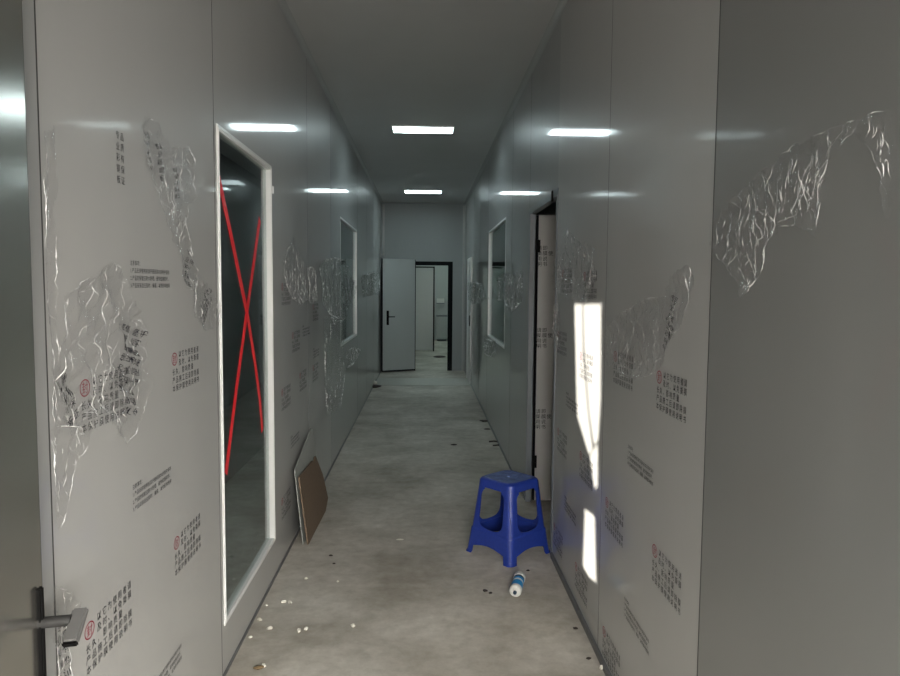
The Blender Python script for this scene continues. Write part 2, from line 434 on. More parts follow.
def small_window(name, X, s, y0, y1):
    w = struct(empty(name, (X, y0, VZ0))); l = y1-y0; h = VZ1-VZ0; fb = bmesh.new(); f = .018
    def b2(a, b, *r):
        a, b = sorted((s*a, s*b)); bx(fb, a, b, *r)
    for r in ((0, f, 0, h), (l-f, l, 0, h), (f, l-f, 0, f), (f, l-f, h-f, h)): b2(-.034, .001, *r)
    from_bm('window_frame', fb, M['white'], w)
    box('glass_pane', M['glass'], w, *sorted((s*-.026, s*-.021)), f, l-f, f, h-f)
    return w
small_window('window_2', XL, 1, vy0, vy1)
small_window('window_3', XR, -1, ry0, ry1)

# ------------------------------------------------------------------ red tape cross on the glass
def tape(pts, label):
    P = [at(px, py, X=XL-.028) for px, py in pts]
    # sit on the tilted pane: depth follows its plane
    Q = []
    for p in P:
        X = XL-.008-math.tan(ang)*(p.y-wy0-fw)+.0045
        Q.append((p, X))
    Q = [Vector((0, 0, 0))+at(px, py, X=q[1]) for (px, py), q in zip(pts, Q)]
    bm = bmesh.new(); prev = None; w = .021
    for i, p in enumerate(Q):
        d = (Q[min(i+1, len(Q)-1)]-Q[max(i-1, 0)]).normalized(); n = d.cross(Vector((math.cos(ang), math.sin(ang), 0))).normalized()
        row = [bm.verts.new(p+n*w+ex*.0006), bm.verts.new(p-n*w+ex*.0006), bm.verts.new(p-n*w-ex*.0006), bm.verts.new(p+n*w-ex*.0006)]
        if prev:
            for k in range(4): bm.faces.new((prev[k], prev[(k+1) % 4], row[(k+1) % 4], row[k]))
        else: bm.faces.new(row)
        prev = row
    bm.faces.new(prev[::-1])
    return tag(from_bm('red_tape', bm, M['tape']), label, 'tape', 'red tape cross on the glass')
tape([(217.5, 172), (231, 235), (247, 312), (255, 362), (260, 400), (262.5, 431)], 'red tape strip starting at the upper left of the glass and ending lower right')
tape([(259.8, 219), (254, 262), (247, 312), (236.5, 388), (226, 474)], 'red tape strip starting at the right of the glass and ending lower left')

# ------------------------------------------------------------------ stainless steel door leaf standing open along the left wall (door_1)
eA = at(32, 300, X=XL+.035); dirn = Vector((.189, -.982, 0)).normalized()
d1 = struct(empty('door_1', (eA.x, eA.y, 0)))
d1.rotation_euler = (0, 0, math.atan2(dirn.y, dirn.x))     # local +x runs from the free edge towards the hinge
LW = .9
# local y positive side = corridor side
box('door_leaf', M['steel'], d1, 0, LW, -.04, 0, .01, 2.25)
box('edge_gasket', M['gasket'], d1, -.0045, 0, -.038, -.001, .01, 2.25)
h = empty('door_handle', (0, 0, 0)); h.parent = d1
hz = 1.0-.07
zt = .965
box('backplate', M['black'], h, .020, .036, 0, .010, .70, .962, bevel=.003)
def rod(name, m, parent, pts, rad, n=14):
    bm = bmesh.new(); prev = None
    for i, p in enumerate(pts):
        p = Vector(p); d = (Vector(pts[min(i+1, len(pts)-1)])-Vector(pts[max(0, i-1)])).normalized()
        a = d.orthogonal().normalized() if abs(d.z) > .9 else d.cross(ez).normalized(); b = d.cross(a)
        row = [bm.verts.new(p+a*rad*math.cos(2*math.pi*k/n)+b*rad*math.sin(2*math.pi*k/n)) for k in range(n)]
        if prev:
            for k in range(n): bm.faces.new((prev[k], prev[(k+1) % n], row[(k+1) % n], row[k]))
        else: bm.faces.new(row)
        prev = row
    bm.faces.new(prev[::-1])
    return from_bm(name, bm, m, parent, 40)
d1m = Matrix.Translation(d1.location) @ Matrix.Rotation(d1.rotation_euler.z, 4, 'Z')
inv = d1m.inverted()
HZ = at(50, 611, X=eA.x).z
rod('handle_neck', M['neck'], h, [(.026, .0, HZ), (.026, .058, HZ)], .011)
a0 = Vector((.014, .070, HZ+.006)); a1 = Vector((.078, .068, HZ-.022))
lv = bmesh.new()
dd = (a1-a0); L_ = dd.length; mt_ = Matrix.Translation(a0) @ Matrix(((dd.normalized().x, 0, -dd.normalized().z, 0), (0, 1, 0, 0), (dd.normalized().z, 0, dd.normalized().x, 0), (0, 0, 0, 1)))
bx(lv, -.012, L_, -.0145, .0145, -.007, .007, mtx=mt_)
bmesh.ops.bevel(lv, geom=lv.edges[:], offset=.004, segments=3, affect='EDGES')
from_bm('lever', lv, M['steelhandle'], h, 40)
box('lever_end', M['black'], h, L_-.001, L_+.005, -.0145, .0145, -.007, .007, bevel=.003, mtx=mt_)

# ------------------------------------------------------------------ right doorway: frame and leaf opened into the side room (door_2)
d2 = struct(empty('door_2', (XR, dy0, 0)))
L2_ = dy1-dy0; fb = bmesh.new(); f = .022
for r in ((0, f, 0, DZ), (L2_-f, L2_, 0, DZ), (f, L2_-f, DZ-f, DZ)): bx(fb, -.004, T+.004, *r)
for r in ((-.02, 0, 0, DZ+.02), (L2_, L2_+.02, 0, DZ+.02), (0, L2_, DZ, DZ+.02)): bx(fb, -.005, -.001, *r)
from_bm('door_frame', fb, M['grey_alu'], d2)
lf = empty('door_leaf', (0, 0, 0)); lf.parent = d2
yl = L2_-f+.01
hx = .060
lm = M['panel']
lo = box('leaf_panel', coated_panel('film_covered_leaf', (.52, .515, .50), .5, .3, .3), lf, hx, hx+.82, yl, yl+.045, .008, DZ-f-.005)
box('leaf_gasket', M['gasket'], lf, hx-.012, hx, yl+.005, yl+.04, .008, DZ-f-.005)
for z in (.25, 1.8): box('hinge', M['black'], lf, hx-.016, hx+.012, yl-.008, yl, z, z+.09)

# closed white door near the far end of the right wall (door_3)
d3 = struct(empty('door_3', (XR, 11.1, 0)))
fb = bmesh.new()
for r in ((0, .05, 0, 2.03), (.80, .85, 0, 2.03), (.05, .80, 1.98, 2.03)): bx(fb, -.02, -.001, *r)
from_bm('door_frame', fb, M['white'], d3)
box('door_leaf', M['white'], d3, -.014, -.001, .053, .797, .008, 1.977)
box('door_handle', M['black'], d3, -.03, -.014, .09, .12, .93, 1.10, bevel=.003)

# far door (door_4): frame plus leaf swung back to the left wall
d4 = struct(empty('door_4', (0, YF, 0)))
fb = bmesh.new()
for r in ((fx0, fx0+.03, 0, FZ), (fx1-.085, fx1, 0, FZ), (fx0+.03, fx1-.085, FZ-.07, FZ)): bx(fb, r[0], r[1], -.008, .065, r[2], r[3])
from_bm('door_frame', fb, M['gasket'], d4)
P0 = Vector((fx0, -.012, 0)); P1 = Vector((at(379, 340, Y=12.6).x, -.30, 0))
P1.x = max(P1.x, XL+.02)
dv = P1-P0; ll = dv.length; ang4 = math.atan2(dv.y, dv.x)
lf = empty('door_leaf', (P0.x, P0.y, 0)); lf.parent = d4; lf.rotation_euler = (0, 0, ang4)
ztop = at(395, 259, Y=YF-.15).z
# local +y faces the camera
box('leaf_panel', M['door'], lf, 0, ll, -.0, .04, .035, ztop)
gb = bmesh.new()
for r in ((ll, ll+.008, .0, .042, .02, ztop), (0, ll, .0, .040, .012, .035), (-.008, 0, 0, .042, .02, ztop)): bx(gb, *r)
from_bm('leaf_gasket', gb, M['gasket'], lf)
box('handle_plate', M['black'], lf, ll-.12, ll-.075, .04, .05, .86, 1.12, bevel=.003)
box('lever', M['black'], lf, ll-.22, ll-.095, .085, .098, 1.0, 1.018, bevel=.003)
box('lever_neck', M['black'], lf, ll-.108, ll-.092, .05, .09, 1.0, 1.018)

# paler band across the floor in front of the far wall
yb0 = at(420, 385.5, Z=0).y; yb1 = at(420, 378.5, Z=0).y
struct(box('floor_band', M['band'], None, XL+.002, XR-.002, yb0, yb1, .0, .006))

# far room: partition with an open leaf, cupboard, unseen added lamps
struct(wall_grid('wall_far_room_partition', M['door'], 'Y', 16.9, 16.96, -2.15, -.30, 0, HC, []))
q0 = at(414, 300, Y=16.85).x; q1 = at(434.5, 300, Y=16.85).x; qz = at(425, 266.5, Y=16.85).z
d5 = struct(empty('door_5', (-.33, 16.86, 0)))
w5 = q1+.33
box('door_leaf', M['door'], d5, 0, w5-.03, -.02, .02, .03, qz-.03)
gb = bmesh.new(); bx(gb, w5-.03, w5, -.03, .03, 0, qz); bx(gb, 0, w5-.03, -.03, .03, qz-.03, qz)
from_bm('door_frame', gb, M['gasket'], d5)
cx0 = at(437, 300, Y=19.9).x; cx1 = at(447.5, 300, Y=19.9).x
cb = empty('wall_cabinet', ((cx0+cx1)/2, 20.35, 0)); tag(cb, 'low pale cabinet seen through the far doorway against the end wall', 'cabinet')
cw = (cx1-cx0)/2
cz = at(441, 315.5, Y=20.1).z
box('cabinet_body', M['door'], cb, -cw, cw, -.22, .24, .05, cz-.03)
box('cabinet_top', M['grey_alu'], cb, -cw-.01, cw+.01, -.24, .24, cz-.03, cz)
box('cabinet_plinth', M['grey_alu'], cb, -cw+.02, cw-.02, -.20, .24, 0, .05)
box('cabinet_door', M['door'], cb, -cw+.01, -.004, -.235, -.222, .08, cz-.06)
box('cabinet_door', M['door'], cb, .004, cw-.01, -.235, -.222, .08, cz-.06)
bz = at(440, 303, Y=20.5).z
sb = empty('control_box', (at(440.5, 300, Y=20.5).x, 20.59, bz)); tag(sb, 'small pale control box fixed on the end wall above the cabinet', 'control box')
box('box_body', M['capwhite'], sb, -.11, .11, -.09, 0.009, 0, .13, bevel=.008)
box('box_lip', M['grey_alu'], sb, -.12, .12, -.10, .009, -.02, -.001)
struct(wall_grid('ceiling_side_room_left', M['ceil'], 'Z', 2.55, 2.60, -1.55, XL-T, 1.25, 10.45, []))
ceiling_light(-1.2, 6.9, .30, .34, 'ceiling light mirrored faintly in the dark wall behind the tall glazing', M['lamp_side_dim'], None, 2.55)
ceiling_light(-1.2, 3.9, .30, .60, 'ceiling light of the narrow room behind the tall glazing, nearest the camera', M['lamp_side'], None, 2.55)  # added out of view to brighten the floor behind the glazing
ceiling_light(.15, 15.0, .60, .60, 'ceiling light of the room beyond the far doorway', M['lamp_far'], None)  # this lamp and the next are added out of view for the room's light
ceiling_light(.35, 19.0, .60, .60, 'rear ceiling light of the room beyond the far doorway', M['lamp_far'], None)

# dark mat-like scrap in far room
# ------------------------------------------------------------------ boards leaning on the left wall
def slab(bm, pts, nrm, th):
    a = [bm.verts.new(p) for p in pts]; b = [bm.verts.new(p-nrm*th) for p in pts]
    bm.faces.new(a); bm.faces.new(b[::-1])
    for i in range(len(pts)): bm.faces.new((a[i], b[i], b[(i+1) % len(pts)], a[(i+1) % len(pts)]))
def leaning(name, foot, foot2, lean, outline, th, m, label, cat, group=None):
    """foot->foot2 along the floor; outline in (along, up) units"""
    f0, f1 = Vector(foot), Vector(foot2); u = (f1-f0).normalized()
    up = (ez*math.cos(lean) + Vector((-1, 0, 0))*math.sin(lean)).normalized()
    n = up.cross(u); n = n if n.x > 0 else -n
    up = n.cross(u); up = up if up.z > 0 else -up
    up.normalize()
    bm = bmesh.new(); slab(bm, [f0+u*a+up*b for a, b in outline], n, th)
    o = from_bm(name, bm, m); return tag(o, label, cat, group)
b0 = at(308.5, 545, Z=0); b1 = at(327, 509, Z=0)
bl = (b1-b0).length
pz = lambda q: q
lean = math.atan2(.052, .42)
zt_ = at(299, 478, X=b0.x-.052).z
Hf = zt_/math.cos(lean)
leaning('fibreboard', b0+ez*.003, b1+ez*.003, lean, [(0, 0), (bl*.93, .0), (bl*1.13, .05), (bl*1.02, .24), (bl*.80, Hf*.985), (bl*.76, Hf*.985), (bl*.70, Hf*.93), (bl*.62, Hf*.98), (0, Hf)], .009, M['brown'],
        'brown board leaning in front of the pale sheet by the left wall', 'board')
p0 = b0+Vector((-.030, .0, .003)); p1 = b1+Vector((-.026, 0, .003))
Hb = Hf+.045
leaning('pale_sheet', p0, p1, lean*.8, [(0, 0), (bl*1.05, 0), (bl*1.0, Hb*.7), (bl*.90, Hb+.12), (bl*.84, Hb+.13), (-.01, Hb)], .006, M['greyboard'],
        'pale grey sheet standing behind the brown board against the left wall', 'sheet')

# ------------------------------------------------------------------ blue stool
def make_stool(loc, rz):
    root = empty('plastic_stool', loc, rz); tag(root, 'blue plastic stool with four legs standing by the right wall', 'stool')
    Ht = .446; Bh = .176; Th = .132          # half side at the feet, half side at the seat
    rc_b, rc_t = .030, .045
    NP, NV = 360, 130
    def ring(hs, rc):
        pts = []; straight = 2*(hs-rc); arc = math.pi/2*rc; per = 4*(straight+arc)
        return straight, arc, per
    def pos(s, z):
        """s in 0..4: side index + fraction, z height"""
        k = z/Ht; hs = Bh+(Th-Bh)*(k**.9)+.004*min(1, max(0, (.150-z)/.006))+.005*max(0, (.014-z)/.014); rc = rc_b+(rc_t-rc_b)*k
        if z > Ht-.02:                                   # roll over to the seat
            q = (z-(Ht-.02))/.02; hs -= .018*(1-math.sqrt(max(0, 1-q*q)))
        side = int(s) % 4; fr = s-int(s)
        st, arc, per = ring(hs, rc); tot = st+arc
        d = fr*tot
        # start at the middle of a corner arc
        if d < arc/2: a = math.pi/4+d/rc; x, y = hs-rc+rc*math.cos(a), hs-rc+rc*math.sin(a)
        elif d < arc/2+st: x, y = hs-rc-(d-arc/2), hs
        else: a = math.pi/2+(d-arc/2-st)/rc; x, y = -(hs-rc)+rc*math.cos(a), hs-rc+rc*math.sin(a)
        for _ in range(side): x, y = -y, x
        return Vector((x, y, z))
    def rbox(u, z, cu, cz, hu, hz, r):
        qx, qz = abs(u-cu)-hu+r, abs(z-cz)-hz+r
        return math.hypot(max(qx, 0), max(qz, 0))+min(max(qx, qz), 0)-r
    def sdf(s, z):
        """negative inside an opening"""
        fr = s-math.floor(s); k = z/Ht; side_len = 2*(Bh+(Th-Bh)*k)
        u = (fr-.5)*side_len
        # window: narrower at the top
        wid = .100-.10*(z-.17)*.25
        dip = .018*math.cos(min(1, abs(u)/.10)*math.pi/2)
        a = rbox(u, z, 0, .282, wid, .106, .040)
        if z < .22: a = rbox(u, z+dip*.9, 0, .282, wid, .106, .040)
        # arch under the rail
        top = .046+.020*math.cos(min(1, abs(u)/.12)*math.pi/2)
        b = max(abs(u)-(.128-(z*.12)), z-top)
        return min(a, b)
    zs = [Ht*j/NV for j in range(NV+1)]
    pts = {}
    for i in range(NP):
        for j in range(NV+1):
            s = i*4/NP; z = zs[j]
            d = sdf(s, z)
            cell = Ht/NV
            if abs(d) < cell*.75 and 0 < j < NV:         # snap to the opening edge
                e = .0008; es = e/.30
                gx = (sdf(s+es, z)-sdf(s-es, z))/(2*e); gz = (sdf(s, z+e)-sdf(s, z-e))/(2*e)
                g = math.hypot(gx, gz) or 1
                s2, z2 = s-d*gx/g/.30, z-d*gz/g
                pts[i, j] = pos(s2 % 4, max(0, z2))
            else: pts[i, j] = pos(s, z)
    def outward(i, j):
        a = pts[(i+1) % NP, j]-pts[(i-1) % NP, j]; b = pts[i, min(NV, j+1)]-pts[i, max(0, j-1)]
        n = a.cross(b)
        if n.length < 1e-9: return Vector((0, 0, 1))
        n.normalize(); p = pts[i, j]
        return n if n.dot(Vector((p.x, p.y, 0))) > 0 else -n
    def build(name, test, m):
        bm = bmesh.new(); vo, vi = {}, {}; faces = []
        for i in range(NP):
            for j in range(NV):
                s = (i+.5)*4/NP; z = (zs[j]+zs[j+1])/2
                if sdf(s, z) < 0 or not test(s, z): continue
                faces.append((i, j))
        cnt = {}
        def g(d, i, j, off):
            k = (i % NP, j)
            if k not in d: d[k] = bm.verts.new(pts[k]-outward(*k)*off)
            return d[k]
        for i, j in faces:
            ks = [(i, j), (i+1, j), (i+1, j+1), (i, j+1)]
            bm.faces.new([g(vo, a, b, 0) for a, b in ks]); bm.faces.new([g(vi, a, b, .005) for a, b in ks][::-1])
            for a, b in zip(ks, ks[1:]+ks[:1]):
                a = (a[0] % NP, a[1]); b = (b[0] % NP, b[1]); key = frozenset((a, b))
                cnt.setdefault(key, []).append((a, b))
        for key, l in cnt.items():
            if len(l) == 1:
                a, b = l[0]
                try: bm.faces.new((vo[a], vo[b], vi[b], vi[a]))
                except ValueError: pass
        return from_bm(name, bm, m, root, 50)
    apron = .395
    for k in range(4):
        def leg_test(s, z, k=k):
            d = abs(((s-k+2) % 4)-2); return z < apron and d < .235
        build('leg', leg_test, M['blue'])
        def rail_test(s, z, k=k):
            d = abs(((s-k-.5+2) % 4)-2); return z < .24 and d <= .265
        build('rail', rail_test, M['blue'])
    build('apron', lambda s, z: z >= apron, M['blue'])
    # vertical reinforcing ribs down each corner
    # seat disc: rounded square lid with raised rings, dimples and hole
    sm = bmesh.new(); n = 72; hs = Th-.018; g = {}
    def top_h(x, y):
        z = Ht-.001
        r = math.hypot(x, y)
        z += .0016*math.exp(-((r-.052)/.004)**2)
        for cx_, cy_ in ((.07, .07), (-.07, .07), (.07, -.07), (-.07, -.07)):
            rr = math.hypot(x-cx_, y-cy_); z += .0018*math.exp(-((rr-.026)/.003)**2)
            z -= .0015*(1 if rr < .022 else 0)
        if r < .012: z -= .01
        return z
    for i in range(n+1):
        for j in range(n+1):
            x, y = (i/n*2-1), (j/n*2-1)
            # squircle mapping so the rim is a rounded square
            X_, Y_ = x, y
            m_ = max(abs(x), abs(y)); rr = math.hypot(x, y) or 1
            kk = 1-.13*(m_**6)*(min(abs(x), abs(y))/(m_ or 1))**4
            px_, py_ = X_*kk*(hs+.001), Y_*kk*(hs+.001)
            g[i, j] = sm.verts.new((px_, py_, top_h(px_, py_)))
    for i in range(n):
        for j in range(n): sm.faces.new((g[i, j], g[i+1, j], g[i+1, j+1], g[i, j+1]))
    st = from_bm('seat', sm, M['dust'], root, 60)
    md = st.modifiers.new('t', 'SOLIDIFY'); md.thickness = .005; md.offset = -1
    return root
sl, sr_ = at(471, 550, Z=0), at(546.5, 551.5, Z=0)
sf = at(510.5, 563, Z=0)
cen = (sl+sr_)/2
st_ang = math.atan2(sr_.y-sl.y, sr_.x-sl.x)
stool = make_stool((cen.x-.004, cen.y, 0), st_ang+R(45))

# ------------------------------------------------------------------ filter cartridge lying on the floor
def cartridge():
    pA = at(515, 598, Z=0); pB = at(520, 581.5, Z=0)
    d = (pB-pA); d.z = 0; L = .20; d.normalize()
    r = .031
    root = empty('filter_cartridge', (pA.x, pA.y, 0)); root.rotation_euler = (0, 0, math.atan2(d.y, d.x)-math.pi/2)
    tag(root, 'small white cylinder with a blue label lying on the floor in front of the stool', 'cartridge')
    mt = Matrix.Translation((0, 0, r))
    def part(name, prof, m, parent=root):
        bm = bmesh.new(); lathe(bm, prof, 36, mt); return from_bm(name, bm, m, parent, 35)
    part('front_cap', [(.010, -.004), (.011, -.002), (.012, .002), (.025, .004), (.0295, .009), (r, .014), (r, .034)], M['capwhite'])
    part('nozzle', [(.007, -.012), (.009, -.012), (.0095, -.003)], M['label_dark'])
    part('body', [(.0285, .034), (.0285, .17)], M['capwhite'])
    part('blue_label', [(.0295, .036), (.0295, .090)], M['label_blue'])
    part('dark_label', [(.0295, .132), (.0295, .150)], M['label_dark'])
    part('blue_stripe', [(.0294, .112), (.0294, .132)], M['label_blue'])
    part('rear_cap', [(r, .158), (r, .188), (.0295, .193), (.022, .196), (.010, .198), (.009, .208)], M['capwhite'])
cartridge()

# ------------------------------------------------------------------ crumbs and scraps on the floor
def lump(name, p, sz, m, label, cat, group, flat=.45, rz=None, asp=.65):
    bm = bmesh.new(); bmesh.ops.create_icosphere(bm, subdivisions=2, radius=1)
    sd = random.random()*50
    for v in bm.verts:
        k = 1+.35*noise.noise(v.co*1.3+Vector((sd, 0, 0)))
        v.co = Vector((v.co.x*sz*k, v.co.y*sz*asp*k, max(-.8, v.co.z)*sz*flat*k))
    mz = min(v.co.z for v in bm.verts)
    for v in bm.verts: v.co.z -= mz
    o = from_bm(name, bm, m, None, 30); o.location = (p.x, p.y, 0); o.rotation_euler = (0, 0, random.uniform(0, 6) if rz is None else rz)
    return tag(o, label, cat, group)
for px, py, s in ((306, 579, 1.0), (284, 602.6, 1.1), (290, 603.3, 1.2), (255.6, 620, .9), (260, 620.5, 1), (270, 629.5, 1.2), (299, 632, 1.2),
                  (306, 630, 1.2), (353, 627, 1.2), (264, 667, 1.1), (248, 606, .7), (338, 582, .8), (248, 638, .8)):
    p = at(px, py, Z=0); p.x = max(p.x, XL+.03)
    lump('foam_crumb', p, .0115*s, M['foam'], 'small white foam crumb lying on the concrete in front of the left wall', 'foam crumb', 'white foam crumbs on the near floor', .55)
lump('foam_crumb', at(400, 540, Z=0), .022, M['foam'], 'thin pale foam flake lying in the middle of the floor', 'foam crumb', None, .2, 0, .35)
lump('plastic_ball', at(604, 669, Z=0)+Vector((-.01, 0, 0)), .013, M['foam'], 'whitish plastic crumb by the right wall at the bottom edge', 'crumb', None, .7)
lump('wood_chip', at(254, 669, Z=0)+Vector((.02, 0, 0)), .024, M['woodbit'], 'brown wood chip at the foot of the left wall, nearest the camera', 'wood chip', None, .3, .2, .5)
for (px, py, s, lab) in ((485, 591.5, .014, 'dark crumb left of the lying cartridge, the farther left one'),
                         (490.5, 593.5, .010, 'tiny dark crumb just left of the lying cartridge'),
                         (331, 556, .011, 'dark crumb on the floor in front of the leaning boards'),
                         (334, 564, .009, 'tiny dark crumb, second one in front of the leaning boards'),
                         (585, 629, .012, 'dark crumb by the right wall foot below the sunlit patch'),
                         (594, 659, .011, 'dark crumb by the right wall foot near the bottom edge'),
                         (528, 571, .010, 'dark crumb beside the far end of the cartridge'),
                         (485.5, 421.5, .05, 'dark scrap at the foot of the right wall, farther of the two before the doorway'),
                         (490, 429.5, .035, 'dark scrap at the foot of the right wall before the far door'),
                         (454, 445, .035, 'thin dark scrap alone in the middle of the corridor floor'),
                         (374.5, 387.5, .11, 'flat dark scrap near the left wall in front of the far door'),
                         (439.5, 357.5, .13, 'flat dark mat on the floor beyond the far doorway')):
    p = at(px, py, Z=0); p.x = min(p.x, XR-.05) if p.y < 13 else p.x
    lump('floor_scrap', p, s, M['scrap'], lab, 'scrap', None, .18 if s > .03 else .4, 0, .7)
lump('foam_crumb', at(373, 384.5, Z=0), .07, M['foam'], 'pale crumpled scrap near the left wall in front of the far door', 'foam crumb', None, .5, 0, .5)
def stick(a, b, r, label):
    p, q = at(*a, Z=0), at(*b, Z=0)
    o = rod('thin_stick', M['scrap'], None, [(p.x, p.y, r), ((p.x+q.x)/2, (p.y+q.y)/2+.02, r*1.2), (q.x, q.y, r)], r, 8)
    tag(o, label, 'stick')
stick((489, 442.3), (500, 442.8), .008, 'thin dark stick by the right wall foot behind the stool, farther of the pair')
stick((493, 446.2), (503, 446.4), .007, 'thin dark stick by the right wall foot behind the stool, nearer of the pair')

# ------------------------------------------------------------------ printed protective-film text on the wall sheets
A_rows = '　　以它为使用者请\n　　及时、以免撕膜\n长久，影响质量\n产品施工后请即除膜\n本保护膜使用说明书'
me_A = mesh_text(A_rows, None, 'printed_text', .0235, space=1.48, line=1.12)
me_B = mesh_text('注意事项：\n1.产品安装使用前请仔细阅读本说明并保存\n2.产品的保管应防水防晒，避免碰撞损坏。\n3.产品安装后应及时，撕膜，以免影响使用', None, 'printed_text', .0150, space=1.06, line=1.35)
me_C = mesh_text('专品\n业质\n彩有\n钢保\n板证', None, 'printed_text', .0225, space=1.35, line=1.25)
def ringmesh():
    bm = bmesh.new(); n = 28; a = []
    for rx, rz in ((.0245, .0205), (.0215, .0178)):
        a.append([bm.verts.new((rx*math.cos(2*math.pi*i/n), rz*math.sin(2*math.pi*i/n), 0)) for i in range(n)])
    for i in range(n): bm.faces.new((a[0][i], a[0][(i+1) % n], a[1][(i+1) % n], a[1][i]))
    me = bpy.data.meshes.new('red_stamp'); bm.to_mesh(me); bm.free()
    t = mesh_text('封', None, 'x', .030)
    b2 = bmesh.new(); b2.from_mesh(me); b2.from_mesh(t); 
    b2.verts.ensure_lookup_table()
    for v in b2.verts[2*n:]: v.co.x -= .0145; v.co.y -= .011
    b2.to_mesh(me); b2.free(); return me
me_ring = ringmesh()
def centre(me):
    xs = [v.co.x for v in me.vertices]; ys = [v.co.y for v in me.vertices]
    return (min(xs)+max(xs))/2, (min(ys)+max(ys))/2, max(xs)-min(xs), max(ys)-min(ys)
# put the stamp's place: left of the first two rows
cA = centre(me_A)
minxA, maxyA = cA[0]-cA[2]/2, cA[1]+cA[3]/2
for me in (me_A, me_B, me_C): me.materials.append(M['ink'])
me_ring.materials.append(M['redink'])
def frame_at(side, p, eps=.0009):
    if side == 'L': cols = (ey, ez, ex); o = Vector((XL+eps, p.y, p.z))
    elif side == 'R': cols = (-ey, ez, -ex); o = Vector((XR-eps, p.y, p.z))
    m = Matrix.Identity(4)
    for i, c in enumerate(cols):
        for r in range(3): m[r][i] = c[r]
    m.translation = o; return m
def printed(kind, side, px, py, parent, stamp=True):
    me = {'A': me_A, 'B': me_B, 'C': me_C}[kind]; c = centre(me)
    p = at(px, py, X=XL if side == 'L' else XR)
    m = frame_at(side, p) @ Matrix.Translation((-c[0], -c[1], 0))
    o = bpy.data.objects.new('printed_text', me); C.objects.link(o); o.parent = parent; o.matrix_local = m
    if kind == 'A' and stamp:
        r = bpy.data.objects.new('red_stamp', me_ring); C.objects.link(r); r.parent = parent
        r.matrix_local = m @ Matrix.Translation((minxA+.020, maxyA-.023, 0)); r['label'] = 'red round stamp'
for k, px, py in (('A', 110, 625), ('A', 186, 368), ('A', 188, 543), ('B', 151, 275), ('B', 153, 484), ('C', 120, 158), ('B', 165, 672),
                  ('A', 286, 294), ('A', 296, 341), ('A', 286, 397), ('A', 303, 380), ('B', 295, 438), ('A', 286, 503), ('B', 306, 330),
                  ('A', 315.5, 312), ('B', 316, 352), ('A', 315.5, 372), ('A', 106, 398)):
    printed(k, 'L', px, py, wall_left)
for k, px, py in (('A', 671, 395), ('A', 666, 577), ('A', 614, 521), ('A', 623, 370), ('A', 611, 655), ('B', 640, 464), ('B', 636, 624),
                  ('B', 570, 510), ('B', 572, 403), ('A', 581, 584), ('A', 562, 443), ('A', 586, 470), ('A', 558, 540), ('A', 586, 367), ('A', 562, 343),
                  ('A', 567, 281), ('A', 590, 285)):
    printed(k, 'R', px, py, wall_right)
# bigger sparse lettering on the opened leaf in the doorway
me_D = mesh_text('请即\n撕膜使\n用说\n明书', None, 'printed_text', .036, space=1.2, line=1.05); me_D.materials.append(M['ink']); cD = centre(me_D)
for px, py in ((545, 256), (544.5, 338), (543.5, 419)):
    p = at(px, py, Y=dy0+yl)
    o = bpy.data.objects.new('printed_text', me_D); C.objects.link(o); o.parent = lo.parent
    o.matrix_local = Matrix.Translation((p.x-XR, yl-.0009, p.z)) @ Matrix.Rotation(math.pi/2, 4, 'X') @ Matrix.Translation((-cD[0], -cD[1], 0))
    o['label'] = 'black printed characters'

